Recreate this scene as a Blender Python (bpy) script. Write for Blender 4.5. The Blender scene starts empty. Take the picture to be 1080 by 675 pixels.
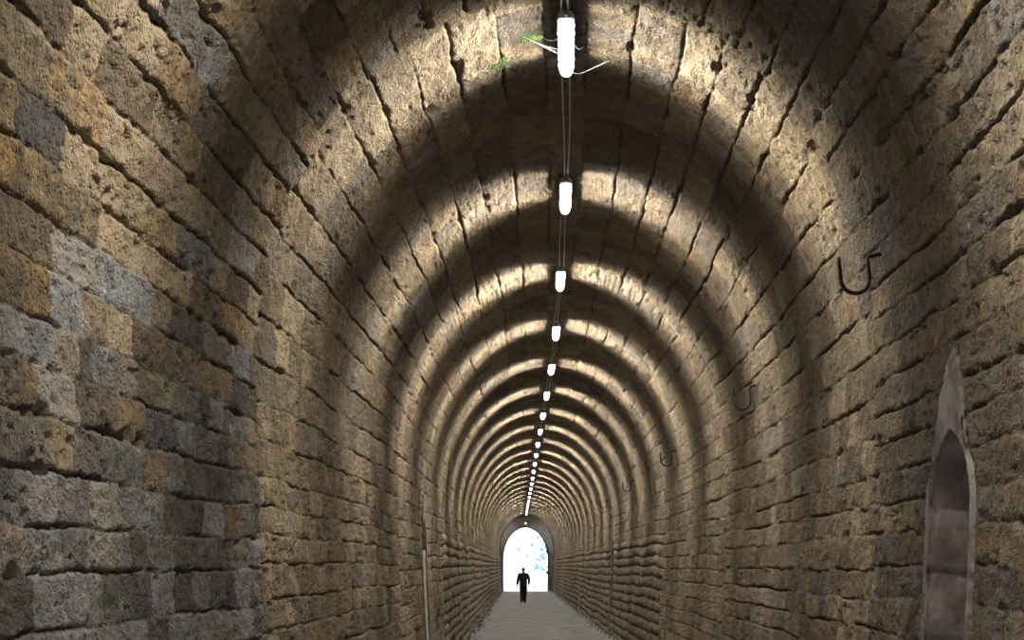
import bpy, bmesh, math, random
import numpy as np
from mathutils import Vector

random.seed(7)
RNG = np.random.default_rng(11)
SC = bpy.context.scene
COL = SC.collection
PI = math.pi
H_CAM = 1.84          # camera height
F_PX = 1500.0         # focal length in pixels of the 1080 px wide frame
Y_END = 104.0         # far portal
Y_BACK = -2.6         # entrance behind the camera

# ---------------------------------------------------------------- helpers
def link(o, parent=None):
    COL.objects.link(o)
    if parent is not None:
        o.parent = parent
    return o

def tag(o, label=None, cat=None, group=None, kind=None):
    if label: o['label'] = label
    if cat: o['category'] = cat
    if group: o['group'] = group
    if kind: o['kind'] = kind
    return o

def empty(name, loc=(0, 0, 0), rz=0.0):
    o = bpy.data.objects.new(name, None)
    o.empty_display_size = 0.2
    o.location = loc
    o.rotation_euler = (0, 0, rz)
    return link(o)

def mesh_obj(name, verts, faces, mat, parent=None, smooth=True):
    me = bpy.data.meshes.new(name)
    me.from_pydata([tuple(v) for v in verts], [], faces)
    me.update()
    if smooth:
        me.polygons.foreach_set('use_smooth', [True] * len(me.polygons))
    if mat: me.materials.append(mat)
    return link(bpy.data.objects.new(name, me), parent)

class MB:
    """collects shapes, links them as ONE mesh object"""
    def __init__(s): s.v, s.f = [], []
    def add(s, v, f):
        o = len(s.v); s.v += [tuple(p) for p in v]; s.f += [tuple(i + o for i in q) for q in f]
    def tube(s, pts, r, seg=8, caps=True):
        pts = [Vector(p) for p in pts]; n = len(pts)
        rr = r if isinstance(r, (list, tuple)) else [r] * n
        v, f = [], []
        up = None
        for i, p in enumerate(pts):
            t = (pts[min(i + 1, n - 1)] - pts[max(i - 1, 0)]).normalized()
            if up is None:
                up = Vector((0, 0, 1)) if abs(t.z) < 0.9 else Vector((1, 0, 0))
            a = t.cross(up).normalized(); b = a.cross(t).normalized(); up = b
            for k in range(seg):
                w = 2 * PI * k / seg
                v.append(p + a * math.cos(w) * rr[i] + b * math.sin(w) * rr[i])
        for i in range(n - 1):
            for k in range(seg):
                k2 = (k + 1) % seg
                f.append((i * seg + k, i * seg + k2, (i + 1) * seg + k2, (i + 1) * seg + k))
        if caps:
            f.append(tuple(range(seg))[::-1]); f.append(tuple((n - 1) * seg + k for k in range(seg)))
        s.add(v, f)
    def extrude_y(s, prof, y0, y1, steps=1, endscale=None):
        """closed xz profile swept along y, optional list of (y, scale) rounding"""
        st = endscale or [(y0, 1.0), (y1, 1.0)]
        n = len(prof); v, f = [], []
        cx = sum(p[0] for p in prof) / n; cz = sum(p[1] for p in prof) / n
        for y, k in st:
            for p in prof:
                v.append((cx + (p[0] - cx) * k, y, cz + (p[1] - cz) * k))
        for i in range(len(st) - 1):
            for k in range(n):
                k2 = (k + 1) % n
                f.append((i * n + k, (i + 1) * n + k, (i + 1) * n + k2, i * n + k2))
        f.append(tuple(range(n))); f.append(tuple((len(st) - 1) * n + k for k in range(n))[::-1])
        s.add(v, f)
    def box(s, lo, hi):
        x0, y0, z0 = lo; x1, y1, z1 = hi
        v = [(x0,y0,z0),(x1,y0,z0),(x1,y1,z0),(x0,y1,z0),(x0,y0,z1),(x1,y0,z1),(x1,y1,z1),(x0,y1,z1)]
        s.add(v, [(3,2,1,0),(4,5,6,7),(0,1,5,4),(1,2,6,5),(2,3,7,6),(3,0,4,7)])
    def build(s, name, mat, parent=None, smooth=True):
        o = mesh_obj(name, s.v, s.f, mat, parent, smooth)
        return o

def copy_tree(o, parent=None):
    c = o.copy(); COL.objects.link(c)
    if parent is not None: c.parent = parent
    for ch in list(o.children):
        copy_tree(ch, c)
    return c

# ---------------------------------------------------------------- noise (numpy)
def hsh(ix, iy, seed=0):
    with np.errstate(over='ignore'):
        a = (ix.astype(np.int64) & 0xffffffff).astype(np.uint32)
        b = (iy.astype(np.int64) & 0xffffffff).astype(np.uint32)
        x = a * np.uint32(374761393) + b * np.uint32(668265263) + np.uint32((seed * 2246822519) & 0xffffffff)
        x = (x ^ (x >> np.uint32(13))) * np.uint32(1274126177)
        x = (x ^ (x >> np.uint32(15))) * np.uint32(2246822519)
        x = x ^ (x >> np.uint32(16))
    return x.astype(np.float32) / np.float32(4294967295.0)

def vnoise(x, y, seed=0):
    ix = np.floor(x); iy = np.floor(y)
    fx = (x - ix).astype(np.float32); fy = (y - iy).astype(np.float32)
    fx = fx * fx * (3 - 2 * fx); fy = fy * fy * (3 - 2 * fy)
    a = hsh(ix, iy, seed); b = hsh(ix + 1, iy, seed); c = hsh(ix, iy + 1, seed); d = hsh(ix + 1, iy + 1, seed)
    return (a + (b - a) * fx) * (1 - fy) + (c + (d - c) * fx) * fy

def fbm(x, y, seed=0, octv=3, gain=0.5):
    t = 0; amp = 1.0; tot = 0
    for i in range(octv):
        t = t + amp * vnoise(x * 2 ** i + 17.3 * i, y * 2 ** i - 9.1 * i, seed + i); tot += amp; amp *= gain
    return t / tot

def sstep(a, b, x):
    t = np.clip((x - a) / (b - a), 0, 1); return t * t * (3 - 2 * t)

# ---------------------------------------------------------------- tunnel geometry
_AY = np.array([-30, 0, 5, 9.8, 13.8, 17.9, 22, 26, 30, 34, 40, 60, 90, 160], float)
_AX = np.array([-.45, .02, .14, .32, .45, .51, .56, .58, .56, .55, .53, .51, .50, .50])
_yy = np.linspace(-30, 160, 1901)
_xx = np.interp(_yy, _AY, _AX)
_k = np.exp(-0.5 * (np.arange(-30, 31) / 12.0) ** 2); _k /= _k.sum()
_xx = np.convolve(np.pad(_xx, 30, mode='edge'), _k, mode='valid')
def axis_x(y): return np.interp(y, _yy, _xx)

A_HALF, B_RISE, Z_SPRING, W_FLOOR = 2.0, 2.45, 3.10, 1.88
def wall_half(z):
    z = np.asarray(z, float)
    t = np.clip(z / Z_SPRING, 0, 1)
    lower = W_FLOOR + (A_HALF - W_FLOOR) * np.sin(t * PI / 2)
    e = np.clip((z - Z_SPRING) / B_RISE, 0, 1)
    return np.where(z <= Z_SPRING, lower, A_HALF * np.sqrt(1 - e * e))

def make_profile(n):
    zz = np.linspace(-0.06, Z_SPRING, 400)
    left = np.stack([-wall_half(zz), zz], 1)
    th = np.linspace(PI, 0, 1200)[1:-1]
    arc = np.stack([A_HALF * np.cos(th), Z_SPRING + B_RISE * np.sin(th)], 1)
    right = np.stack([wall_half(zz[::-1]), zz[::-1]], 1)
    p = np.concatenate([left, arc, right])
    s = np.concatenate([[0], np.cumsum(np.linalg.norm(np.diff(p, axis=0), axis=1))])
    S = np.linspace(0, s[-1], n)
    x = np.interp(S, s, p[:, 0]); z = np.interp(S, s, p[:, 1])
    return S, x, z

# niches: (side, centre y)
NICHES = [(1, 7.35), (-1, 21.3), (1, 38.6), (-1, 52.5)]
N_W, N_SPRING, N_APEX = 0.41, 2.10, 2.55
def surround_half(z):
    a = np.clip((z - N_SPRING) / (N_APEX + 0.07 - N_SPRING), 0, 1)
    b = np.clip((z - 2.30) / 0.72, 0, 1)
    return np.maximum((N_W + 0.055) * (1 - a ** 2.3), np.where(z > 2.3, 0.34 * (1 - b) ** 0.6, 0))
S_TOP = 3.02
def niche_half(z):
    """half width of a niche opening at height z"""
    t = np.clip((z - N_SPRING) / (N_APEX - N_SPRING), 0, 1)
    return np.where(z > N_APEX, -1.0, N_W * np.clip(1 - t ** 2.6, 0, 1) ** 0.8)

# construction joints between the lengths of masonry
SEGS = np.array([-40, 2.0, 9.2, 17.4, 25.6, 32.2, 39.0, 45.4, 52.0, 58.4, 65, 71.5, 78, 84.5, 91, 97.5, 130], float)
Z_PILLOW = 2.42

def y_samples():
    ys = list(np.arange(Y_BACK, 3.0, 0.12)); y = 3.0
    while y < Y_END + 0.5:
        ys.append(y); y += min(0.11, max(0.0042, 0.00034 * y * y))
    return np.array(ys)

def build_shell(mats):
    NS = 1500
    S, PX, PZ = make_profile(NS)
    Y = y_samples(); NY = len(Y)
    sY, sS = np.meshgrid(Y, S, indexing='ij')
    sY = sY.astype(np.float32); sS = sS.astype(np.float32)
    pz = np.broadcast_to(PZ.astype(np.float32), sY.shape); px = np.broadcast_to(PX.astype(np.float32), sY.shape)
    side = np.sign(px)
    # normals pointing to the axis
    tx = np.gradient(PX, S); tz = np.gradient(PZ, S)
    nx = np.broadcast_to(tz.astype(np.float32), sY.shape); nz = np.broadcast_to((-tx).astype(np.float32), sY.shape)
    # ragged segment borders
    yb = sY + 0.10 * (vnoise(sS * 4.6, sY * 0, 91) - 0.5) + 0.05 * (fbm(sS * 15, sY * 3, 92, 2) - 0.5)
    seg = np.searchsorted(SEGS, yb) - 1
    dseg = np.min(np.abs(yb[..., None] - SEGS[None, None, 1:-1][..., :6]), axis=-1)
    dseg2 = np.min(np.abs(yb[..., None] - SEGS[None, None, 1:-1][..., 6:]), axis=-1)
    dseg = np.minimum(dseg, dseg2); del dseg2
    pillow = ((seg >= 4) & (pz < Z_PILLOW)).astype(np.float32)
    # wavy course lines
    wav = (fbm(sY * 0.55, sS * 1.3, 5, 2) - 0.5) * (0.05 + 0.05 * pillow) + (fbm(sY * 2.6, sS * 2.5, 6, 2) - 0.5) * (0.030 + 0.04 * pillow)
    w = sS + wav + (fbm(sY * 11, sS * 13, 7, 2) - 0.5) * 0.024
    kcourse = np.zeros(sY.shape, np.int32); d_s = np.zeros(sY.shape, np.float32); fr = np.zeros(sY.shape, np.float32)
    stot = S[-1]; i_sp = np.searchsorted(PZ[:NS // 2], Z_PILLOW); s_wall = S[i_sp]
    ch = np.zeros(sY.shape, np.float32); mid = np.zeros(sY.shape, np.float32)
    for g in range(len(SEGS) - 1):
        m = seg == g
        if not m.any(): continue
        r = np.random.default_rng(100 + g)
        half = [0.0]; wallh = 0.205
        nw = int(round(s_wall / wallh)); hs = r.uniform(0.85, 1.15, nw); hs *= s_wall / hs.sum()
        L = list(np.cumsum(hs))
        rest = stot / 2 - s_wall
        base = 0.225 if g <= 1 else 0.27
        nv = int(round(rest / base)); hv = r.uniform(0.9, 1.1, nv) * np.linspace(0.85, 1.18, nv); hv *= rest / (hv.sum() - hv[-1] / 2)
        Lv = list(s_wall + np.cumsum(hv))[:-1]
        hs2 = r.uniform(0.85, 1.15, nw); hs2 *= s_wall / hs2.sum()
        R = [stot - q for q in (list(np.cumsum(hs2)) + Lv)]
        B = np.array(sorted([-0.5] + [0.0] + L + Lv + R + [stot, stot + 0.5]))
        k = np.clip(np.searchsorted(B, w[m]) - 1, 0, len(B) - 2)
        lo = B[k]; hi = B[k + 1]
        kcourse[m] = k + g * 200; d_s[m] = np.minimum(w[m] - lo, hi - w[m]); fr[m] = (w[m] - lo) / (hi - lo); ch[m] = hi - lo; mid[m] = (lo + hi) / 2
    # head joints
    kk = kcourse.astype(np.int64)
    zmid = np.interp(mid, S, PZ).astype(np.float32)
    vault = sstep(2.6, 3.4, zmid)
    Lk = 0.27 + 0.20 * hsh(kk, kk * 0 + 3, 21) + 0.14 * vault
    yw = sY + 0.05 * (fbm(sY * 6, sS * 14, 31, 3) - 0.5)
    q = yw / Lk + 7.7 * hsh(kk, kk * 0 + 9, 22)
    i0 = np.floor(q)
    def bnd(i): return i + 0.62 * (hsh(i, kk, 23) - 0.5)
    i0 = np.where(q < bnd(i0), i0 - 1, i0); i0 = np.where(q >= bnd(i0 + 1), i0 + 1, i0)
    d_y = np.minimum(q - bnd(i0), bnd(i0 + 1) - q) * Lk
    d_y = np.minimum(d_y, dseg).astype(np.float32)
    r1 = hsh(i0, kk, 41); r2 = hsh(i0, kk, 42); r3 = hsh(i0, kk, 43); r4 = hsh(i0, kk, 44)
    # noise layers
    n_big = fbm(sY * 0.9, sS * 0.9, 51, 3)
    n_mid = fbm(sY * 5, sS * 7, 52, 3)
    n_fin = fbm(sY * 22, sS * 26, 53, 3)
    n_er = fbm(sY * 2.2, sS * 5, 54, 3)
    # joint widths (eroded unevenly)
    er = sstep(0.35, 0.75, n_er)
    wj = (0.0035 + 0.0075 * er + 0.003 * n_mid) * np.where((side < 0) & (pz < 3.0), 0.85, 1.0)
    n_fill = fbm(sY * 1.4, sS * 3.1, 58, 3)
    filled = np.where((side > 0) & (pz < 2.9), sstep(0.42, 0.62, n_fill) * 0.75, sstep(0.52, 0.68, n_fill) * 0.55)
    gs = np.exp(-(d_s / wj) ** 2) * (0.35 + 0.65 * sstep(0.3, 0.6, n_er)) * (1 - filled)
    wh = 0.004 + 0.004 * er
    gh = np.exp(-(d_y / wh) ** 2) * (0.35 + 0.65 * r4) * (1 - 0.55 * vault) * (1 - 0.65 * pillow)
    wear = np.exp(-np.minimum(d_s, d_y * 1.6) / 0.009) * (0.3 + er)
    disp = -0.026 * gs * np.where(seg >= 3, 1 - 0.55 * vault, np.where((side < 0) & (pz < 3.0), 0.72, 1.0)) - 0.016 * gh - 0.006 * wear
    calm = np.where(seg >= 2, 1 - 0.75 * vault, 1.0)
    disp += (r1 - 0.5) * 0.016 * calm * (1 - 0.5 * pillow)
    disp += (r2 - 0.5) * 0.035 * (fr - 0.5) * ch * 4 * 0.5 * calm
    disp += (n_mid - 0.5) * 0.034 * (0.6 + 0.4 * calm) + (n_fin - 0.5) * 0.020 + (n_big - 0.5) * 0.05 * calm
    chips = sstep(0.60, 0.74, fbm(sY * 13, sS * 15, 59, 3))
    disp -= 0.014 * chips * (0.4 + 0.6 * sstep(0.4, 0.6, n_big))
    # holes gouged along the joints
    hole = sstep(0.66, 0.78, fbm(sY * 5.5, sS * 8, 57, 2)) * np.exp(-d_s / 0.05)
    disp -= 0.035 * hole
    # bulging courses of the lower walls further in
    disp += pillow * (0.045 * np.power(np.clip(4 * fr * (1 - fr), 0, 1), 0.8) - 0.025)
    disp += np.where(pz < Z_PILLOW, 0.02, 0.0) * (seg >= 4)
    # niches: wall kept flat around the plaster surround
    hole_mask = np.zeros(sY.shape, bool)
    for sd, yc in NICHES:
        m = (side == sd) & (np.abs(sY - yc) < 1.2) & (pz < 3.3)
        hh = niche_half(pz)
        inside = m & (np.abs(sY - yc) < hh) & (pz < N_APEX - 0.005)
        hole_mask |= inside
        hw = surround_half(pz)
        band = m & (pz < S_TOP)
        fl = np.where(band, 1 - sstep(0.0, 0.10, np.abs(sY - yc) - hw), 0)
        disp = disp * (1 - fl) - 0.012 * fl
    # floor edge and ends unaffected
    X = axis_x(sY) + px + nx * disp
    Z = pz + nz * disp
    V = np.stack([X, sY, Z], -1).astype(np.float32)
    # ---- per-stone look
    left_near = (side < 0) & (seg <= 1)
    p_gray = np.full(sY.shape, 0.14, np.float32)
    p_gray = np.where(left_near, np.clip(1.02 - 0.36 * (pz - 1.55), 0.18, 0.93), p_gray)
    p_gray = np.where((side > 0) & (seg <= 1), 0.34, p_gray)
    p_gray = np.where((pillow > 0), 0.40, p_gray)
    gray = np.clip((p_gray - r3) * 3.0 + 0.5, 0, 1)
    gray = gray * (0.65 + 0.35 * r2)
    gray = np.where((side > 0) | (seg > 1), gray * 0.7, gray)
    segt = hsh(seg, seg * 0 + 5, 61) - 0.5
    tamp = np.where(left_near, 0.75, np.where(pillow > 0, 0.35, 0.5))
    tone = 0.46 + (r4 - 0.5) * tamp + segt * 0.25 + (n_big - 0.5) * 0.6 + (n_mid - 0.5) * 0.35
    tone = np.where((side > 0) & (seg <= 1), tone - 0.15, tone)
    film = np.where((side > 0) & (pz < 4.2), 0.85, np.where(left_near, 0.30, 0.55)) * np.ones_like(sY)
    tone = np.where((side < 0) & (seg == 1), tone + 0.05, tone)
    ochre = np.clip((r1 - 0.62) * 2.6, 0, 1) * np.where(seg <= 1, np.where(side < 0, 1.0, 0.55), 0.5)
    joint = np.clip(np.maximum(gs, gh * 0.8), 0, 1)
    UVy, UVs = sY, sS
    # ---- three meshes: left wall, vault, right wall
    i_l = int(np.searchsorted(PZ[:NS // 2], Z_SPRING)); i_r = NS - 1 - i_l
    out = []
    for name, a, b in (('wall_left', 0, i_l), ('ceiling', i_l, i_r), ('wall_right', i_r, NS - 1)):
        nc = b - a + 1
        v = V[:, a:b + 1].reshape(-1, 3)
        jj, ii = np.meshgrid(np.arange(NY - 1), np.arange(nc - 1), indexing='ij')
        q0 = jj * nc + ii
        quads = np.stack([q0, q0 + nc, q0 + nc + 1, q0 + 1], -1).reshape(-1, 4)
        hm = hole_mask[:, a:b + 1]
        c = (hm[:-1, :-1].astype(np.int8) + hm[1:, :-1] + hm[:-1, 1:] + hm[1:, 1:]).reshape(-1)
        quads = quads[c < 4]
        me = bpy.data.meshes.new(name)
        me.vertices.add(len(v)); me.vertices.foreach_set('co', v.reshape(-1).astype(np.float32))
        nf = len(quads)
        me.loops.add(nf * 4); me.loops.foreach_set('vertex_index', quads.reshape(-1).astype(np.int32))
        me.polygons.add(nf); me.polygons.foreach_set('loop_start', np.arange(0, nf * 4, 4, dtype=np.int32))
        me.polygons.foreach_set('use_smooth', np.ones(nf, bool))
        me.update(calc_edges=True)
        uv = me.uv_layers.new(name='metres')
        fl = quads.reshape(-1)
        uvv = np.stack([UVy[:, a:b + 1].reshape(-1)[fl], UVs[:, a:b + 1].reshape(-1)[fl]], -1).astype(np.float32)
        uv.data.foreach_set('uv', uvv.reshape(-1))
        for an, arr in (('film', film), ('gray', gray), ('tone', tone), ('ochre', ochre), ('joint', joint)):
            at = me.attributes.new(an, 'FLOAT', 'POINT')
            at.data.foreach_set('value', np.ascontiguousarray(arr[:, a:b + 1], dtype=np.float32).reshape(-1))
        me.materials.append(mats)
        o = link(bpy.data.objects.new(name, me)); o['kind'] = 'structure'
        out.append(o)
    return out

# ---------------------------------------------------------------- materials
def new_mat(name):
    m = bpy.data.materials.new(name); m.use_nodes = True
    nt = m.node_tree; b = nt.nodes['Principled BSDF']
    return m, nt, b

class NT:
    def __init__(s, nt): s.t = nt
    def n(s, typ, **kw):
        nd = s.t.nodes.new(typ)
        for k, v in kw.items(): setattr(nd, k, v)
        return nd
    def l(s, a, b): s.t.links.new(a, b)
    def mix(s, fac, a, b, mode='MIX'):
        nd = s.n('ShaderNodeMix', data_type='RGBA', blend_type=mode)
        for sock, v in ((nd.inputs[0], fac), (nd.inputs[6], a), (nd.inputs[7], b)):
            if hasattr(v, 'is_output') or isinstance(v, bpy.types.NodeSocket): s.l(v, sock)
            elif isinstance(v, (int, float)): sock.default_value = v
            else: sock.default_value = (*v, 1.0)
        return nd.outputs[2]
    def math(s, op, a, b=None, c=None, clamp=False):
        nd = s.n('ShaderNodeMath', operation=op, use_clamp=clamp)
        for sock, v in zip(nd.inputs, (a, b, c)):
            if v is None: continue
            if isinstance(v, bpy.types.NodeSocket): s.l(v, sock)
            else: sock.default_value = v
        return nd.outputs[0]
    def attr(s, name):
        return s.n('ShaderNodeAttribute', attribute_name=name).outputs['Fac']
    def noise(s, vec, scale, detail=4, rough=0.55):
        nd = s.n('ShaderNodeTexNoise'); nd.inputs['Scale'].default_value = scale
        nd.inputs['Detail'].default_value = detail; nd.inputs['Roughness'].default_value = rough
        if vec is not None: s.l(vec, nd.inputs['Vector'])
        return nd.outputs['Fac']
    def maprange(s, v, a, b, c=0.0, d=1.0):
        nd = s.n('ShaderNodeMapRange', interpolation_type='SMOOTHSTEP')
        s.l(v, nd.inputs[0])
        for i, q in enumerate((a, b, c, d)): nd.inputs[i + 1].default_value = q
        return nd.outputs[0]
    def scale(s, vec, xyz):
        nd = s.n('ShaderNodeMapping'); nd.inputs['Scale'].default_value = xyz
        s.l(vec, nd.inputs['Vector']); return nd.outputs[0]

def stone_material():
    m, nt, bs = new_mat('tuff_masonry'); N = NT(nt)
    pos = N.n('ShaderNodeNewGeometry').outputs['Position']
    uv = N.n('ShaderNodeUVMap', uv_map='metres').outputs[0]
    gray, tone, ochre, joint = (N.attr(a) for a in ('gray', 'tone', 'ochre', 'joint'))
    n1 = N.noise(pos, 3.2, 5, 0.6); n2 = N.noise(pos, 14, 5, 0.65); n3 = N.noise(pos, 55, 4, 0.7)
    streak = N.noise(N.scale(uv, (16, 1.6, 1)), 1.0, 4, 0.6)
    # warm tuff
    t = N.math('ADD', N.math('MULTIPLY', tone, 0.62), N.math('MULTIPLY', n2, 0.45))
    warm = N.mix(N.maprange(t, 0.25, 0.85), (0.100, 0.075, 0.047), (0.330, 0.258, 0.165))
    warm = N.mix(N.math('MULTIPLY', ochre, N.maprange(n1, 0.36, 0.62)), warm, N.mix(N.maprange(n2, 0.35, 0.62), (0.165, 0.105, 0.045), (0.35, 0.225, 0.095)))
    cool = N.mix(N.maprange(t, 0.25, 0.85), (0.056, 0.057, 0.059), (0.235, 0.235, 0.237))
    gmask = N.math('MULTIPLY', gray, N.maprange(n1, 0.20, 0.48), clamp=True)
    col = N.mix(gmask, warm, cool)
    # brown grey weathering film in vertical streaks
    film = N.math('MULTIPLY', N.maprange(streak, 0.44, 0.66), N.attr('film'))
    col = N.mix(film, col, (0.135, 0.118, 0.100))
    # pale lime bloom in small blotches
    lime = N.math('MULTIPLY', N.maprange(N.noise(pos, 6.5, 6, 0.7), 0.60, 0.74), N.math('MULTIPLY_ADD', gray, 0.8, 0.15))
    col = N.mix(lime, col, (0.47, 0.45, 0.43))
    # dark crumbs and lichen
    col = N.mix(N.math('MULTIPLY', N.maprange(n3, 0.54, 0.68), 0.60), col, (0.055, 0.045, 0.034))
    col = N.mix(N.math('MULTIPLY', N.maprange(N.noise(pos, 21, 6, 0.75), 0.54, 0.66), 0.70), col, (0.050, 0.043, 0.036))
    # earthy mortar
    jm = N.mix(N.maprange(n2, 0.50, 0.64), (0.060, 0.048, 0.036), (0.26, 0.205, 0.130))
    col = N.mix(N.math('MULTIPLY', N.maprange(joint, 0.25, 0.75), 0.85), col, jm)
    N.l(col, bs.inputs['Base Color'])
    bs.inputs['Roughness'].default_value = 0.93
    bs.inputs['Specular IOR Level'].default_value = 0.2
    # pitted surface
    vor = N.n('ShaderNodeTexVoronoi'); vor.inputs['Scale'].default_value = 42; N.l(pos, vor.inputs['Vector'])
    pit = N.maprange(vor.outputs['Distance'], 0.05, 0.45)
    hgt = N.math('ADD', N.math('MULTIPLY', n3, 0.9), N.math('ADD', N.math('MULTIPLY', n2, 1.2), N.math('MULTIPLY', pit, 0.5)))
    hgt = N.math('ADD', hgt, N.math('MULTIPLY', streak, 0.5))
    bp = N.n('ShaderNodeBump'); bp.inputs['Strength'].default_value = 0.9; bp.inputs['Distance'].default_value = 0.022
    N.l(hgt, bp.inputs['Height']); N.l(bp.outputs[0], bs.inputs['Normal'])
    return m

def simple_mat(name, c0, c1, scale=20, rough=0.7, metal=0.0, bump=0.0, bdist=0.01, vec=None):
    m, nt, bs = new_mat(name); N = NT(nt)
    pos = N.n('ShaderNodeTexCoord').outputs['Object'] if vec is None else N.n('ShaderNodeNewGeometry').outputs['Position']
    n = N.noise(pos, scale, 5, 0.6)
    N.l(N.mix(N.maprange(n, 0.32, 0.68), c0, c1), bs.inputs['Base Color'])
    bs.inputs['Roughness'].default_value = rough; bs.inputs['Metallic'].default_value = metal
    if bump:
        bp = N.n('ShaderNodeBump'); bp.inputs['Strength'].default_value = bump; bp.inputs['Distance'].default_value = bdist
        N.l(N.noise(pos, scale * 2.2, 5, 0.65), bp.inputs['Height']); N.l(bp.outputs[0], bs.inputs['Normal'])
    return m

M_STONE = stone_material()
M_PLASTER = simple_mat('old_lime_plaster', (0.10, 0.086, 0.070), (0.265, 0.245, 0.222), 6, 0.9, 0, 0.6, 0.01, vec=1)
M_NICHE = simple_mat('niche_render', (0.165, 0.130, 0.118), (0.33, 0.272, 0.262), 5, 0.92, 0, 0.7, 0.012, vec=1)
M_FLOOR = simple_mat('packed_grey_path', (0.135, 0.132, 0.134), (0.245, 0.243, 0.250), 1.6, 0.85, 0, 0.5, 0.01, vec=1)
M_IRON = simple_mat('rusty_black_iron', (0.018, 0.015, 0.013), (0.060, 0.042, 0.032), 30, 0.65, 0.5, 0.3, 0.002)
M_HOUSING = simple_mat('grey_polyester_housing', (0.30, 0.30, 0.30), (0.36, 0.36, 0.36), 20, 0.5)
M_CAP = simple_mat('dark_grey_end_cap', (0.10, 0.10, 0.10), (0.14, 0.14, 0.14), 20, 0.5)
M_STEEL = simple_mat('steel_clip', (0.45, 0.45, 0.45), (0.55, 0.55, 0.55), 30, 0.35, 1.0)
M_CABLE = simple_mat('pale_grey_cable', (0.42, 0.42, 0.43), (0.52, 0.52, 0.53), 20, 0.5)
M_WEB = simple_mat('dusty_cobweb', (0.62, 0.62, 0.64), (0.75, 0.75, 0.77), 40, 0.8)
M_MOSS = simple_mat('green_moss', (0.055, 0.10, 0.028), (0.12, 0.19, 0.05), 60, 0.95)
M_LITTER = simple_mat('brown_litter', (0.11, 0.085, 0.06), (0.22, 0.17, 0.12), 6, 0.95, vec=1)
M_SKIN = simple_mat('skin', (0.36, 0.21, 0.15), (0.42, 0.26, 0.19), 12, 0.6)
M_JACKET = simple_mat('dark_jacket_cloth', (0.012, 0.013, 0.016), (0.022, 0.023, 0.028), 40, 0.9)
M_TROUSER = simple_mat('black_trouser_cloth', (0.010, 0.010, 0.012), (0.018, 0.018, 0.021), 40, 0.9)
M_SHOE = simple_mat('dark_shoe_leather', (0.02, 0.018, 0.018), (0.045, 0.04, 0.04), 30, 0.6)
M_HAIR = simple_mat('dark_hair', (0.012, 0.010, 0.009), (0.025, 0.02, 0.017), 80, 0.8)
M_EYE = simple_mat('eye_white', (0.5, 0.5, 0.5), (0.55, 0.55, 0.55), 20, 0.3)
M_GROUND = simple_mat('pale_gravel_ground', (0.45, 0.44, 0.42), (0.60, 0.59, 0.57), 2, 0.9, vec=1)
M_BARK = simple_mat('pale_bark', (0.55, 0.56, 0.57), (0.70, 0.71, 0.72), 8, 0.9)
M_LEAF = simple_mat('pale_blue_green_leaf', (0.22, 0.45, 0.55), (0.32, 0.58, 0.68), 3, 0.8)

def glow_material():
    """clear cover, lit by the tube inside it"""
    m = bpy.data.materials.new('lit_clear_cover'); m.use_nodes = True
    nt = m.node_tree; nt.nodes.clear(); N = NT(nt)
    out = N.n('ShaderNodeOutputMaterial'); add = N.n('ShaderNodeAddShader')
    em = N.n('ShaderNodeEmission'); em.inputs['Color'].default_value = (0.93, 0.95, 1.0, 1); em.inputs['Strength'].default_value = GLOW
    tr = N.n('ShaderNodeBsdfTransparent')
    N.l(em.outputs[0], add.inputs[0]); N.l(tr.outputs[0], add.inputs[1]); N.l(add.outputs[0], out.inputs[0])
    return m

# ---------------------------------------------------------------- light levels
GLOW = 5.0
LAMP_W = 104.0          # per emitting point
LAMP_EXP = 6.0         # how strongly a tube throws its light square to its axis
N_POINTS = 4
WORLD = 2.4
SUN = 1.6
EXPOSURE = 0.0
M_GLOW = glow_material()

# ---------------------------------------------------------------- shell, floor, portal
build_shell(M_STONE)

def floor():
    ys = np.concatenate([np.arange(Y_BACK - 0.2, 20, 0.4), np.arange(20, Y_END + 0.4, 0.5)])
    xs = np.linspace(-2.05, 2.05, 42)
    gy, gx = np.meshgrid(ys, xs, indexing='ij')
    z = (fbm(gy * 0.8, gx * 2, 71, 3) - 0.5) * 0.02 + 0.05 * sstep(1.45, 1.95, np.abs(gx)) * (0.5 + fbm(gy * 1.5, gx, 72, 2))
    X = axis_x(gy) + gx
    v = np.stack([X, gy, z - 0.01], -1).reshape(-1, 3); n = len(xs)
    f = [(j * n + i, j * n + i + 1, (j + 1) * n + i + 1, (j + 1) * n + i) for j in range(len(ys) - 1) for i in range(n - 1)]
    o = mesh_obj('floor', v.tolist(), f, M_FLOOR); o['kind'] = 'structure'
floor()

def litter():
    v, f = [], []
    r = random.Random(5)
    for _ in range(1500):
        y = 26 + 77 * r.random() ** 1.3
        sd = r.choice((-1, 1)); u = sd * (1.86 - abs(r.gauss(0, 0.10)))
        x = float(axis_x(y)) + u; s = r.uniform(0.010, 0.032); a = r.uniform(0, 6.28)
        z = 0.012 + 0.05 * max(0, (abs(u) - 1.45) / 0.5)
        c, n = math.cos(a) * s, math.sin(a) * s
        o = len(v)
        v += [(x + c, y + n, z), (x - n * .6, y + c * .6, z + .01 + s * .3), (x - c, y - n, z), (x + n * .6, y - c * .6, z + s * .4), (x, y, z - 0.02)]
        f += [(o, o+1, o+2, o+3), (o, o+4, o+1), (o+1, o+4, o+2), (o+2, o+4, o+3), (o+3, o+4, o)]
    o = mesh_obj('leaf_litter', v, f, M_LITTER, smooth=False)
    tag(o, 'brown leaf litter and crumbs lying along the foot of both walls', 'litter', kind='stuff')
litter()

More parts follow.
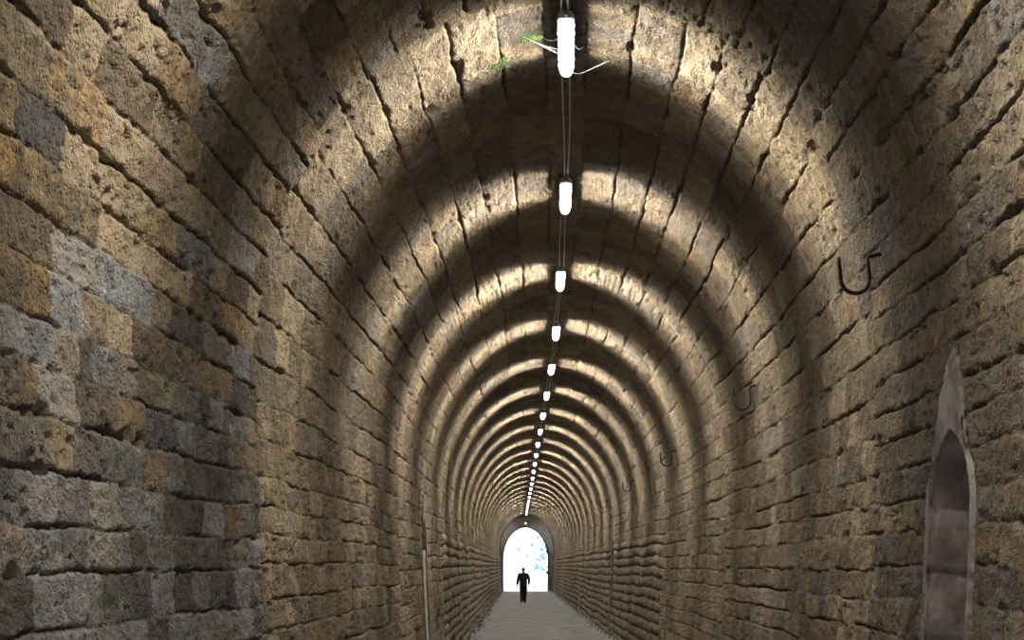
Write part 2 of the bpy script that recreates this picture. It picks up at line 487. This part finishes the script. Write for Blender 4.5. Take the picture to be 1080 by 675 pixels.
def arch_outline(w, spring, rise, n=28, z0=0.0, power=2.0):
    pts = [(-w, z0), (-w, spring * 0.5), (-w, spring)]
    for i in range(1, n):
        a = PI - PI * i / n
        pts.append((w * math.cos(a), spring + rise * math.sin(a)))
    pts += [(w, spring), (w, spring * 0.5), (w, z0)]
    return pts

def portal():
    """end wall with the arched exit"""
    cx = 0.40; yw = Y_END; th = 0.75
    inner = arch_outline(1.62, 2.35, 2.33)
    xc = float(axis_x(yw)) - cx
    outer = [(p[0] * 2.25 / 1.62 + xc, p[1] * 5.9 / 4.68) for p in inner]
    v, f = [], []
    n = len(inner)
    for (p, y) in ((outer, yw), (inner, yw), (inner, yw + th), (outer, yw + th)):
        for q in p: v.append((cx + q[0], y, q[1] - 0.02))
    for k in range(3):
        for i in range(n - 1):
            f.append((k * n + i, k * n + i + 1, (k + 1) * n + i + 1, (k + 1) * n + i))
    o = mesh_obj('wall_far', v, f, M_STONE_PLAIN, smooth=False); o['kind'] = 'structure'
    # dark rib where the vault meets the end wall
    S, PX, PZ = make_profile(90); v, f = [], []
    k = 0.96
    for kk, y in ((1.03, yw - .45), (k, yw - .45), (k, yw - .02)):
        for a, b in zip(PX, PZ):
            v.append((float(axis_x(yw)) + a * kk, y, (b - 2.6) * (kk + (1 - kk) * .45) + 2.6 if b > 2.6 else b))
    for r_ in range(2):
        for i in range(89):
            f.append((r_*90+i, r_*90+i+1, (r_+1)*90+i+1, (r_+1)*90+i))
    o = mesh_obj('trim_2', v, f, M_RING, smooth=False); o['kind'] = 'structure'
    # raised dark stone ring round the exit
    v, f = [], []
    ring2 = arch_outline(1.665, 2.35, 2.38)
    seq = [(ring2, yw - 0.002), (ring2, yw - 0.10), (inner, yw - 0.10), (inner, yw + 0.02)]
    for p, y in seq:
        for q in p: v.append((cx + q[0], y, q[1] - 0.02))
    for k in range(3):
        for i in range(n - 1):
            f.append((k * n + i, k * n + i + 1, (k + 1) * n + i + 1, (k + 1) * n + i))
    o = mesh_obj('trim_1', v, f, M_RING, smooth=False); o['kind'] = 'structure'
M_STONE_PLAIN = simple_mat('grey_brown_end_wall', (0.34, 0.325, 0.315), (0.48, 0.46, 0.445), 5, 0.95, 0, 0.8, 0.02, vec=1)
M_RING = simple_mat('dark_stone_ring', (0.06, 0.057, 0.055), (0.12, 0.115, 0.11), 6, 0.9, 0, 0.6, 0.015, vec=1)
portal()

# ---------------------------------------------------------------- niches
M_LIT_JAMB = simple_mat('pale_lit_jamb', (0.24, 0.225, 0.205), (0.36, 0.345, 0.325), 5, 0.92, 0, 0.6, 0.01, vec=1)  # pale tint stands in for light on the niche's lower jamb
def niche(sd, yc, label, lit_panel=False):
    zs = list(np.linspace(-0.03, N_SPRING, 110)) + list(N_SPRING + (N_APEX - N_SPRING) * np.sin(np.linspace(0, PI / 2, 24))[1:-1])
    def outline(kind):
        pts = []
        top = N_APEX
        for z in zs:
            pts.append((-float(niche_half(z)), z))
        pts.append((0.0, top))
        return pts + [(-a, b) for a, b in pts[-2::-1]]
    inn = outline(0)
    def outer_pt(p):
        a, z = p
        if z <= N_SPRING: return (a + math.copysign(0.055, a), z)
        t = (z - N_SPRING) / (N_APEX - N_SPRING)
        zz = N_SPRING + t * (S_TOP - N_SPRING)
        w = float(surround_half(zz))
        return (math.copysign(w, a) if a else 0.0, zz)
    root = empty('wall_niche', (float(axis_x(yc)) + sd * W_FLOOR, yc, 0))
    tag(root, label, 'niche', kind='structure')
    M = root.location
    def P(a, z, off):
        y = yc + a
        return (float(axis_x(y)) + sd * (float(wall_half(z)) + off) - M.x, y - M.y, z)
    r = random.Random(int(yc * 10))
    # plaster surround, rings from outer edge to opening
    v, f = [], []; n = len(inn); rings = 6
    for k in range(rings):
        t = k / (rings - 1)
        for i, p in enumerate(inn):
            q = outer_pt(p)
            jit = (0.10 if p[1] > N_SPRING + .12 else 0.03) * (r.random() - .5) * (1 - t) ** 1.5 * (1 if abs(q[0]) > .02 else 0)
            a = q[0] + (p[0] - q[0]) * t + jit; z = q[1] + (p[1] - q[1]) * t
            off = 0.03 if k == 0 else (-0.006 - 0.006 * r.random() if k < rings - 1 else -0.004)
            v.append(P(a, z, off))
    for k in range(rings - 1):
        for i in range(n - 1):
            f.append((k*n+i, k*n+i+1, (k+1)*n+i+1, (k+1)*n+i))
    o = mesh_obj('plaster_surround', v, f, M_PLASTER, root)
    o['label'] = 'pale smeared plaster surround'
    # jambs and soffit, with shallow bed joints
    v, f = [], []; D = 0.55; nd = 34
    zj = [0.35, 0.72, 1.06, 1.42, 1.80, 2.17]
    for k in range(nd):
        dpt = D * k / (nd - 1)
        for i, p in enumerate(inn):
            z = p[1]
            g = sum(math.exp(-((z + 0.012 * math.sin(dpt * 17 + j) - b) / 0.016) ** 2) for j, b in enumerate(zj))
            b_ = 0.030 * g + 0.016 * (r.random() - .5) if 0 < k else 0
            sc = 1 + b_ / N_W
            v.append(P(p[0] * sc, p[1] if z > N_SPRING else z, dpt - 0.004))
    for k in range(nd - 1):
        for i in range(n - 1):
            f.append((k*n+i, k*n+i+1, (k+1)*n+i+1, (k+1)*n+i))
    mesh_obj('jamb', v, f, M_NICHE, root)
    # back of the recess
    v, f = [], []
    half = n // 2
    for i in range(half):
        z = inn[i][1]; w = abs(inn[i][0])
        for t in np.linspace(-1, 1, 9):
            v.append(P(w * 1.06 * t, z, D - 0.03 + 0.012 * r.random()))
    v.append(P(0, N_APEX, D - 0.03))
    for i in range(half - 1):
        for t in range(8):
            f.append((i*9+t, i*9+t+1, (i+1)*9+t+1, (i+1)*9+t))
    for t in range(8): f.append(((half-1)*9+t, (half-1)*9+t+1, half*9))
    mesh_obj('back_panel', v, f, M_NICHE, root)
    if lit_panel:
        # added panel, coloured pale like the lit lower jamb; shaded top stays open
        v, f = [], []; rows = 40
        for i in range(rows):
            z = -0.02 + 2.10 * i / (rows - 1)
            for t in np.linspace(-1, 1, 9):
                v.append(P(N_W * 1.01 * t, z, 0.012 + 0.010 * r.random()))
        for t in np.linspace(-1, 1, 9): v.append(P(N_W * 1.01 * t, 2.08, 0.30))
        for i in range(rows):
            for t in range(8): f.append((i*9+t, i*9+t+1, (i+1)*9+t+1, (i+1)*9+t))
        ip = mesh_obj('lit_jamb_panel', v, f, M_LIT_JAMB, root); ip['label'] = 'added pale panel standing in for the lit jamb below the dark opening'
    return root

NL = ['tall arched refuge niche with pale plaster edge in near right wall',
      'narrow arched refuge niche with white plaster edge in left wall, nearer of the two on that side',
      'small far arched refuge niche in right wall among bulging stone courses',
      'far arched refuge niche in left wall, deepest of the niches towards the exit']
for (sd, yc), lb in zip(NICHES, NL): niche(sd, yc, lb, yc == 21.3)

# ---------------------------------------------------------------- lamps
Z_LAMP = 1.84 + 3.60
def tube_lamp():
    root = empty('tube_lamp', (0, 0, 0))
    L = 0.47
    # housing: open-bottomed tray
    h = MB()
    prof = [(-.056, 0.0), (-.056, .022), (-.040, .058), (.040, .058), (.056, .022), (.056, 0.0)]
    h.extrude_y(prof, -L, L, endscale=[(-L - .02, .82), (-L, 1), (L, 1), (L + .02, .82)])
    h.build('housing', M_HOUSING, root, smooth=False)
    d = MB()
    pr = [(.052 * math.cos(a), -.002 - .060 * math.sin(a)) for a in np.linspace(0, PI, 13)]
    st = [(-L - .012, .25), (-L - .006, .7), (-L + .012, .92), (-L + .04, 1), (L - .04, 1), (L - .012, .92), (L + .006, .7), (L + .012, .25)]
    d.extrude_y(pr, -L, L, endscale=st)
    d.build('cover', M_GLOW, root)
    for s in (-1, 1):
        c = MB(); c.tube([(0, s * (L + .016), .030), (0, s * (L + .05), .030)], [.022, .016], 10)
        c.build('cable_gland', M_CAP, root)
        b = MB(); b.box((-.03, s * .30 - .015, .057), (.03, s * .30 + .015, .085)); b.tube([(0, s*.30, .08), (0, s*.30, .14)], .008, 8)
        b.build('ceiling_bracket', M_STEEL, root)
        for t in (-1, 1):
            k = MB(); k.box((t * .060 - .004, s * .24 - .012, -.012), (t * .060 + .004, s * .24 + .012, .026))
            k.build('clip', M_STEEL, root)
    return root

def light_data():
    ld = bpy.data.lights.new('tube_light', 'POINT')
    ld.energy = LAMP_W; ld.shadow_soft_size = 0.03; ld.color = (1.0, 0.945, 0.835)
    ld.use_nodes = True
    nt = ld.node_tree; N = NT(nt)
    em = nt.nodes.get('Emission') or N.n('ShaderNodeEmission')
    tc = N.n('ShaderNodeTexCoord')
    sp = N.n('ShaderNodeSeparateXYZ'); N.l(tc.outputs['Normal'], sp.inputs[0])
    y2 = N.math('MULTIPLY', sp.outputs['Y'], sp.outputs['Y'])
    s2 = N.math('SUBTRACT', 1.0, y2, clamp=True)
    down = N.maprange(sp.outputs['Z'], -0.35, 0.45, 1.0, 0.30)      # tray shields the crown
    N.l(N.math('MULTIPLY', N.math('POWER', s2, LAMP_EXP), down), em.inputs['Strength'])
    return ld

ORD = ['nearest', 'second', 'third', 'fourth', 'fifth', 'sixth', 'seventh', 'eighth', 'ninth', 'tenth', 'eleventh', 'twelfth', 'thirteenth',
       'fourteenth', 'fifteenth', 'sixteenth', 'seventeenth', 'eighteenth', 'nineteenth', 'twentieth', 'twenty-first', 'twenty-second', 'twenty-third', 'twenty-fourth', 'twenty-fifth']
proto = tube_lamp()
LD = light_data()
lamp_pos = []
ys = [-2.16, 1.84, 5.84] + [9.84 + 4.02 * k for k in range(23)]
for i, y in enumerate(ys):
    o = proto if i == 0 else copy_tree(proto)
    x = float(axis_x(y)); z = Z_LAMP
    if y > 60: x -= 0.07 * (y - 60) / 40
    sl = math.atan2(float(axis_x(y + .5) - axis_x(y - .5)), 1.0)
    o.location = (x, y, z); o.rotation_euler = (0, 0, -sl)
    k = i - 3
    if k < 0:
        lb = 'tube lamp on the crown above the photographer, out of frame, %s one' % ['rearmost', 'middle', 'foremost'][i]
    elif k == 0:
        lb = 'nearest and largest lit tube lamp on the vault crown, with cobwebs on it'
    else:
        lb = '%s lit tube lamp along the vault crown, counted from the nearest' % ORD[k]
    tag(o, lb, 'lamp', 'tube lamps in a row along the vault crown')
    lamp_pos.append((x, y, z))
    for j in range(N_POINTS):
        lo = bpy.data.objects.new('tube_light', LD)
        link(lo, o); lo.location = (0, -0.38 + 0.76 * j / (N_POINTS - 1), -0.028)
# lamp on the inner face of the exit wall
o = copy_tree(proto); yl = 103.0
o.location = (0.40, yl, 1.84 + 3.12); o.rotation_euler = (0, 0, 0)
tag(o, 'farthest lit tube lamp, hung low just above the arched exit', 'lamp', 'tube lamps in a row along the vault crown')
end_lamp = o
hb = MB()
for s in (-.30, .30): hb.tube([(0, s, .08), (0, s, .62)], .008, 8)
hb.build('hanger_rod', M_STEEL, o)
for ch in list(o.children):
    if ch.type == 'LIGHT': bpy.data.objects.remove(ch)
for j in range(N_POINTS):
    lo = bpy.data.objects.new('tube_light', LD); link(lo, o); lo.location = (0, -0.38 + 0.76 * j / (N_POINTS - 1), -0.028)

# two cables along the crown
def cable(off, label, ph):
    pts = []
    for a, b in zip(lamp_pos[:-1], lamp_pos[1:]):
        for t in np.linspace(0, 1, 9)[:-1]:
            y = a[1] + (b[1] - a[1]) * t
            x = a[0] + (b[0] - a[0]) * t + off + 0.012 * math.sin(y * 1.1 + ph)
            sag = -0.035 * math.sin(PI * t) ** 2
            pts.append((x, y, Z_LAMP + .075 + sag))
    pts.append((lamp_pos[-1][0] + off, lamp_pos[-1][1], Z_LAMP + .075))
    m = MB(); m.tube(pts, 0.007, 6); o = m.build('power_cable', M_CABLE)
    tag(o, label, 'cable', 'power cables along the vault crown')
cable(-.022, 'thin pale cable along the vault crown, left one of the pair between lamps', 0)
cable(.022, 'thin pale cable along the vault crown, right one of the pair between lamps', 1.3)

# ---------------------------------------------------------------- iron hooks on the right of the vault
def hook_mesh():
    m = MB()
    # local: wall at +x, hook hangs into the tunnel; u = along -y/x plane
    pts = [(.17, .02, .045), (.03, .003, .008), (.004, 0, 0), (.0, .0, -.012), (.008, -.004, -.06), (.010, -.006, -.12)]
    for a in np.linspace(0, PI, 14)[1:]:
        pts.append((-.078 + .088 * math.cos(a), -.008 - .02 * math.sin(a), -.14 - .088 * math.sin(a)))
    pts += [(-.170, -.012, -.09), (-.176, -.010, -.03), (-.178, -.010, .0)]
    r = [.0125] * len(pts); r[-1] = .007
    # smooth
    m.tube(pts, r, 10)
    return m
HOOKS = [(8.75, 1.90, 'largest black iron hook on the right haunch, nearest the niche'),
         (14.45, 1.82, 'second black iron hook along the right haunch, counted from the niche'),
         (22.9, 1.84, 'third black iron hook along the right haunch, counted from the niche'),
         (31.2, 1.86, 'fourth small black iron hook along the right haunch'),
         (39.6, 1.84, 'fifth and farthest tiny iron hook along the right haunch')]
hm = hook_mesh(); h0 = None
for y, zc, lb in HOOKS:
    if h0 is None:
        h0 = hm.build('iron_hook', M_IRON); o = h0
    else:
        o = h0.copy(); COL.objects.link(o)
    z = H_CAM + zc
    o.location = (float(axis_x(y)) + float(wall_half(z)) - 0.075, y, z)
    tag(o, lb, 'hook', 'iron hooks on the right haunch')

# ---------------------------------------------------------------- cobwebs on the first lamp
def cobweb(strands, label):
    m = MB()
    for a, b, sag in strands:
        a, b = Vector(a), Vector(b)
        pts = [a.lerp(b, t) + Vector((0, 0, -sag * math.sin(PI * t))) for t in np.linspace(0, 1, 9)]
        m.tube(pts, 0.0020, 5)
    o = m.build('cobweb', M_WEB); tag(o, label, 'cobweb', 'cobwebs on the nearest lamp')
lx, ly, lz = lamp_pos[3]
def vault_z(x, y):
    u = min(1.0, abs(x - float(axis_x(y))) / A_HALF); return Z_SPRING + B_RISE * math.sqrt(1 - u * u)
cobweb([((lx - .05, ly + .1, lz + .01), (lx - .30, ly + .02, vault_z(lx - .30, ly) - .01), .01),
        ((lx - .05, ly + .18, lz + .01), (lx - .30, ly + .02, vault_z(lx - .30, ly) - .01), .0),
        ((lx - .05, ly - .15, lz), (lx - .16, ly + .1, vault_z(lx - .16, ly) - .01), .02)], 'dusty cobweb strands stretched left from the nearest lamp')
cobweb([((lx + .05, ly + .50, lz), (lx + .13, ly + .52, lz - .01), .012), ((lx + .13, ly + .52, lz - .01), (lx + .34, ly + .46, vault_z(lx + .34, ly) - .01), .0)],
       'dusty cobweb strand stretched right from the far end of the nearest lamp')
cobweb([((lx + .05, ly + .0, lz + .02), (lx + .12, ly + .02, lz - .0), .03)], 'short looping cobweb thread on right flank of the nearest lamp')

# moss clumps on the vault beside the first lamp
def moss(x0, y0, n, sp, label):
    r = random.Random(int(x0 * 100)); v, f = [], []
    for _ in range(n):
        x = x0 + r.gauss(0, sp); y = y0 + r.gauss(0, sp * 1.5)
        z = vault_z(x, y) + .005; s = r.uniform(.004, .011)
        o = len(v)
        for k in range(5):
            a = 2 * PI * k / 5 + r.random()
            v.append((x + s * math.cos(a), y + s * math.sin(a), z))
        v.append((x, y, z - s * 1.3))
        f += [(o + k, o + (k + 1) % 5, o + 5) for k in range(5)]
    o = mesh_obj('moss', v, f, M_MOSS); tag(o, label, 'moss', 'moss patches by the nearest lamp', kind='stuff')
moss(lx - .24, ly + .11, 220, .035, 'bright green moss patch on the vault left of the nearest lamp, patch closest to it')
moss(lx - .48, ly + .46, 220, .04, 'green moss patch on the vault left of the nearest lamp, patch farther from it')

# ---------------------------------------------------------------- person
def skinned(name, verts, edges, radii, mat, parent, root=0, sub=2):
    me = bpy.data.meshes.new(name + '_bones'); me.from_pydata(verts, edges, [])
    o = bpy.data.objects.new(name + '_bones', me); COL.objects.link(o)
    md = o.modifiers.new('Skin', 'SKIN'); md.use_smooth_shade = True
    sv = me.skin_vertices[0].data if me.skin_vertices else None
    if sv is None:
        bpy.context.view_layer.objects.active = o; bpy.ops.mesh.customdata_skin_add(); sv = me.skin_vertices[0].data
    for i, r in enumerate(radii):
        sv[i].radius = r if isinstance(r, tuple) else (r, r); sv[i].use_root = (i == root)
    s = o.modifiers.new('Sub', 'SUBSURF'); s.levels = sub; s.render_levels = sub
    dg = bpy.context.evaluated_depsgraph_get(); dg.update()
    m2 = bpy.data.meshes.new_from_object(o.evaluated_get(dg))
    bpy.data.objects.remove(o)
    m2.name = name; m2.materials.clear(); m2.materials.append(mat)
    m2.polygons.foreach_set('use_smooth', [True] * len(m2.polygons))
    return link(bpy.data.objects.new(name, m2), parent)

def person(loc):
    root = empty('person', loc)
    tag(root, 'person in dark jacket and trousers walking away on the path towards the exit', 'person')
    # figure faces +y (away).  x: right hand side of the picture is the figure's right
    J = []; E = []; R = []
    def j(p, r, par=None):
        J.append(p); R.append(r); i = len(J) - 1
        if par is not None: E.append((par, i))
        return i
    pel = j((0, 0, .93), (.145, .105))
    wst = j((0, .005, 1.08), (.135, .095), pel)
    chs = j((0, .01, 1.27), (.165, .115), wst)
    uch = j((0, .005, 1.41), (.145, .10), chs)
    nk = j((0, .015, 1.50), .058, uch)
    hd0 = j((0, .03, 1.575), (.066, .075), nk)
    hd1 = j((0, .03, 1.655), (.076, .095), hd0)
    j((0, .025, 1.715), (.055, .065), hd1)
    hands = []
    arms = {-1: [(-.20, 0, 1.41), (-.272, -.03, 1.15), (-.312, .03, .91)], 1: [(.20, 0, 1.41), (.292, -.06, 1.17), (.262, .06, .95)]}
    for s in (-1, 1):
        a, b, c = arms[s]
        sh = j(a, .066, uch); el = j(b, .046, sh); wr = j(c, .030, el)
        d = (Vector(c) - Vector(b)).normalized()
        pm = j(tuple(Vector(c) + d * .05), (.030, .022), wr); kn = j(tuple(Vector(c) + d * .085), (.032, .018), pm)
        fw = Vector((0, 1, 0))
        for q, (off, ln) in enumerate(((-.027, .062), (-.009, .072), (.009, .068), (.027, .052))):
            base = Vector(c) + d * .095 + fw * off
            f1 = j(tuple(base), .0095, kn)
            f2 = j(tuple(base + d * ln * .5 + Vector((-s * .006, .004, 0))), .0085, f1)
            j(tuple(base + d * ln * .92 + Vector((-s * .022, .006, 0))), .007, f2)
        t1 = j(tuple(Vector(c) + d * .035 + fw * .034), .011, pm)
        t2 = j(tuple(Vector(c) + d * .07 + fw * .052), .0095, t1)
        j(tuple(Vector(c) + d * .10 + fw * .05 + Vector((-s * .01, 0, 0))), .008, t2)
    feet = []
    legs = {-1: [(-.09, .0, .86), (-.085, .03, .50), (-.075, -.10, .11)], 1: [(.09, .0, .86), (.09, .12, .49), (.07, .14, .09)]}
    for s in (-1, 1):
        a, b, c = legs[s]
        hp = j(a, (.088, .092), pel); k = j(b, .060, hp); cf = j(tuple(Vector(b).lerp(Vector(c), .35)), .056, k); an = j(c, .040, cf)
        ft = j((c[0] + s * .01, c[1] + .10, c[2] - .055), (.038, .030), an); j((c[0] + s * .018, c[1] + .17, c[2] - .065), (.032, .022), ft)
        feet.append(c)
    skinned('body', J, E, R, M_SKIN, root)
    # clothes: jacket with sleeves, trousers
    def scaled(idx): return idx
    J2, E2, R2 = [], [], []
    def k2(p, r, par=None):
        J2.append(p); R2.append(r); i = len(J2) - 1
        if par is not None: E2.append((par, i))
        return i
    c = k2((0, .01, 1.27), (.212, .155)); w = k2((0, .005, 1.06), (.20, .15), c); hem = k2((0, 0, .90), (.205, .155), w); k2((0, 0, .78), (.200, .155), hem)
    u = k2((0, .005, 1.41), (.185, .130), c); cl = k2((0, .014, 1.51), (.082, .085), u)
    for s in (-1, 1):
        a, b, d = [Vector(q) for q in arms[s]]
        sh = k2(tuple(a), .100, u); el = k2(tuple(b), .080, sh); k2(tuple(b.lerp(d, .55)), .068, el); k2(tuple(b.lerp(d, 1.02)), .058, len(J2) - 1)
    skinned('jacket', J2, E2, R2, M_JACKET, root)
    J2, E2, R2 = [], [], []
    p = k2((0, 0, .95), (.165, .125)); k2((0, 0, 1.03), (.158, .118), p)
    for s in (-1, 1):
        a, b, d = [Vector(q) for q in legs[s]]
        hp = k2(tuple(a + Vector((0, 0, -.03))), (.112, .115), p); kn = k2(tuple(b), .096, hp); cf = k2(tuple(b.lerp(d, .5)), .090, kn); k2(tuple(b.lerp(d, 1.0) + Vector((0, 0, -.055))), .082, cf)
    skinned('trousers', J2, E2, R2, M_TROUSER, root)
    for s in (-1, 1):
        cx, cy, cz = legs[s][2]
        b = [(cx, cy - .05, cz - .06), (cx, cy, cz - .035), (cx + s * .01, cy + .10, cz - .055), (cx + s * .018, cy + .19, cz - .065)]
        skinned('shoe', b, [(0, 1), (1, 2), (2, 3)], [(.036, .036), (.046, .055), (.048, .042), (.038, .028)], M_SHOE, root, root=1)
    # hair cap over crown and back of the head
    v, f = [], []
    nu, nv = 20, 9
    for i in range(nv):
        th = PI * 0.56 * i / (nv - 1)
        for k in range(nu):
            ph = 2 * PI * k / nu
            fr = math.sin(ph)      # +1 = forehead
            t2 = th * (1.0 - 0.38 * max(0, fr))
            v.append((.096 * math.sin(t2) * math.cos(ph), .020 + .112 * math.sin(t2) * math.sin(ph), 1.655 + .108 * math.cos(t2)))
    for i in range(nv - 1):
        for k in range(nu):
            f.append((i*nu+k, (i+1)*nu+k, (i+1)*nu+(k+1) % nu, i*nu+(k+1) % nu))
    h = mesh_obj('hair', v, f, M_HAIR, root)
    # face, turned to the exit
    m = MB(); m.tube([(0, .115, 1.66), (0, .137, 1.625), (0, .118, 1.615)], [.008, .014, .008], 8); m.build('nose', M_SKIN, root)
    for s in (-1, 1):
        m = MB(); m.tube([(s*.03, .108, 1.655), (s*.03, .119, 1.655)], [.012, .008], 8); m.build('eye', M_EYE, root)
        m = MB(); m.tube([(s*.078, .02, 1.665), (s*.094, .01, 1.655), (s*.092, .012, 1.625), (s*.076, .025, 1.61)], [.008, .013, .011, .006], 8); m.build('ear', M_SKIN, root)
    m = MB(); m.tube([(-.025, .108, 1.585), (0, .116, 1.583), (.025, .108, 1.585)], [.004, .008, .004], 8); m.build('mouth', simple_mat('lips', (.3, .13, .1), (.34, .15, .12)), root)
    return root
PERSON = person((0.165, 70.8, 0.0))

# ---------------------------------------------------------------- outside the far portal
def outside():
    r = random.Random(3)
    xs = np.linspace(-40, 40, 41); ys = np.concatenate([np.arange(Y_END + .35, Y_END + 60, 1.5)])
    gy, gx = np.meshgrid(ys, xs, indexing='ij')
    z = (fbm(gy * .3, gx * .3, 81, 2) - .5) * .1 * sstep(0, 6, gy - Y_END - 1) - 0.03
    v = np.stack([gx, gy, z], -1).reshape(-1, 3); n = len(xs)
    f = [(j*n+i, j*n+i+1, (j+1)*n+i+1, (j+1)*n+i) for j in range(len(ys)-1) for i in range(n-1)]
    o = mesh_obj('ground', v.tolist(), f, M_GROUND); o['kind'] = 'structure'
    # ground in front of the entrance behind the camera
    ys = np.arange(Y_BACK - 25, Y_BACK + .1, 1.4)
    gy, gx = np.meshgrid(ys, xs, indexing='ij')
    v = np.stack([gx, gy, gx * 0 - .03], -1).reshape(-1, 3)
    f = [(j*n+i, j*n+i+1, (j+1)*n+i+1, (j+1)*n+i) for j in range(len(ys)-1) for i in range(n-1)]
    o = mesh_obj('ground', v.tolist(), f, M_GROUND); o['kind'] = 'structure'

def tree(x, y, h, w, base, nleaf, label, seed):
    r = random.Random(seed)
    root = empty('tree', (x, y, -0.05)); tag(root, label, 'tree', 'sunlit trees beyond the exit')
    m = MB(); pts = [(0.1 * math.sin(t * 4 + seed), 0.1 * math.cos(t * 3), h * .95 * t) for t in np.linspace(0, 1, 9)]
    m.tube(pts, [.11 * (1 - .85 * t) for t in np.linspace(0, 1, 9)], 8)
    for k in range(12):
        t = r.uniform(.35, .9); p = Vector(pts[int(t * 8)]); a = r.uniform(0, 6.28)
        q = p + Vector((math.cos(a) * w * .8, math.sin(a) * w * .8, .4 + r.random() * .5))
        m.tube([p, p.lerp(q, .5) + Vector((0, 0, .1)), q], [.035, .02, .008], 5)
    m.build('trunk', M_BARK, root)
    v, f = [], []
    cl = [(r.gauss(0, w * .5), r.gauss(0, w * .5), base + (h - base) * r.random(), r.uniform(.18, .36) * w) for _ in range(26)]
    for _ in range(nleaf):
        cx, cy, cz, cr = r.choice(cl)
        d = Vector((r.gauss(0, 1), r.gauss(0, 1), r.gauss(0, 1))).normalized() * cr * r.random() ** .4
        p = Vector((cx, cy, cz)) + d; s = r.uniform(.05, .10)
        a = Vector((r.gauss(0, 1), r.gauss(0, 1), r.gauss(0, .5))).normalized(); b = a.cross(Vector((r.gauss(0, 1), r.gauss(0, 1), r.gauss(0, 1)))).normalized()
        o = len(v); v += [p + a * s, p + b * s * .55, p - a * s, p - b * s * .55]; f.append((o, o+1, o+2, o+3))
    mesh_obj('foliage', v, f, M_LEAF, root, smooth=False)
outside()
def hinge(x, z, label):
    m = MB(); m.box((x - .10, Y_END - .18, z - .09), (x + .02, Y_END - .09, z + .09)); m.tube([(x - .10, Y_END - .15, z - .13), (x - .10, Y_END - .15, z + .13)], .035, 10)
    tag(m.build('gate_hinge', M_IRON), label, 'hinge', 'gate hinges at the exit')
hinge(2.04, 2.92, 'upper dark iron gate hinge on the right edge of the exit arch')
hinge(2.04, 1.36, 'lower dark iron gate hinge on the right edge of the exit arch')
tree(1.35, 122, 5.0, .75, 1.6, 900, 'slender pale leafy tree seen through right half of the exit', 4)
tree(2.05, 126, 4.6, .6, 1.4, 800, 'pale leafy tree at the right edge of the exit opening', 9)
tree(-0.10, 130, 6.2, .42, 3.2, 240, 'thin pale tree seen through the left half of the exit', 15)

# ---------------------------------------------------------------- daylight
w = bpy.data.worlds.new('overcast_sky'); SC.world = w; w.use_nodes = True
nt = w.node_tree; bg = nt.nodes['Background']
N = NT(nt)
tc = N.n('ShaderNodeTexCoord'); sp = N.n('ShaderNodeSeparateXYZ'); N.l(tc.outputs['Generated'], sp.inputs[0])
N.l(N.mix(N.maprange(sp.outputs['Z'], -0.1, 0.8), (1.0, 1.0, 1.0), (0.86, 0.93, 1.0)), bg.inputs['Color'])
bg.inputs['Strength'].default_value = WORLD
for nm, yy, rx, cx in (('entrance_opening', Y_BACK - 0.05, PI / 2, float(axis_x(Y_BACK))), ('exit_opening', Y_END + 0.85, -PI / 2, 0.40)):
    pl = bpy.data.lights.new(nm, 'AREA'); pl.shape = 'RECTANGLE'; pl.size = 4.4; pl.size_y = 5.8
    pl.cycles.is_portal = True
    po = link(bpy.data.objects.new(nm, pl)); po.location = (cx, yy, 2.85); po.rotation_euler = (rx, 0, 0)
sl = bpy.data.lights.new('sun', 'SUN'); sl.energy = SUN; sl.angle = math.radians(3); sl.color = (1, .97, .92)
so = link(bpy.data.objects.new('sun', sl)); so.rotation_euler = (math.radians(-18), math.radians(38), 0)

# ---------------------------------------------------------------- camera
cam = bpy.data.cameras.new('camera'); co = link(bpy.data.objects.new('camera', cam))
co.location = (0, 0, H_CAM); co.rotation_euler = (PI / 2, 0, 0)
cam.sensor_fit = 'HORIZONTAL'; cam.sensor_width = 36; cam.lens = 36 * F_PX / 1080
cam.shift_x = -8.5 / 1080; cam.shift_y = 259.5 / 1080
cam.clip_start = 0.05; cam.clip_end = 600
SC.camera = co
vs = SC.view_settings
vs.view_transform = 'Standard'; vs.look = 'None'; vs.gamma = 1; vs.use_curve_mapping = False; vs.exposure = EXPOSURE
SC.cycles.use_denoising = True
SC.cycles.max_bounces = 8; SC.cycles.diffuse_bounces = 5; SC.cycles.transparent_max_bounces = 12
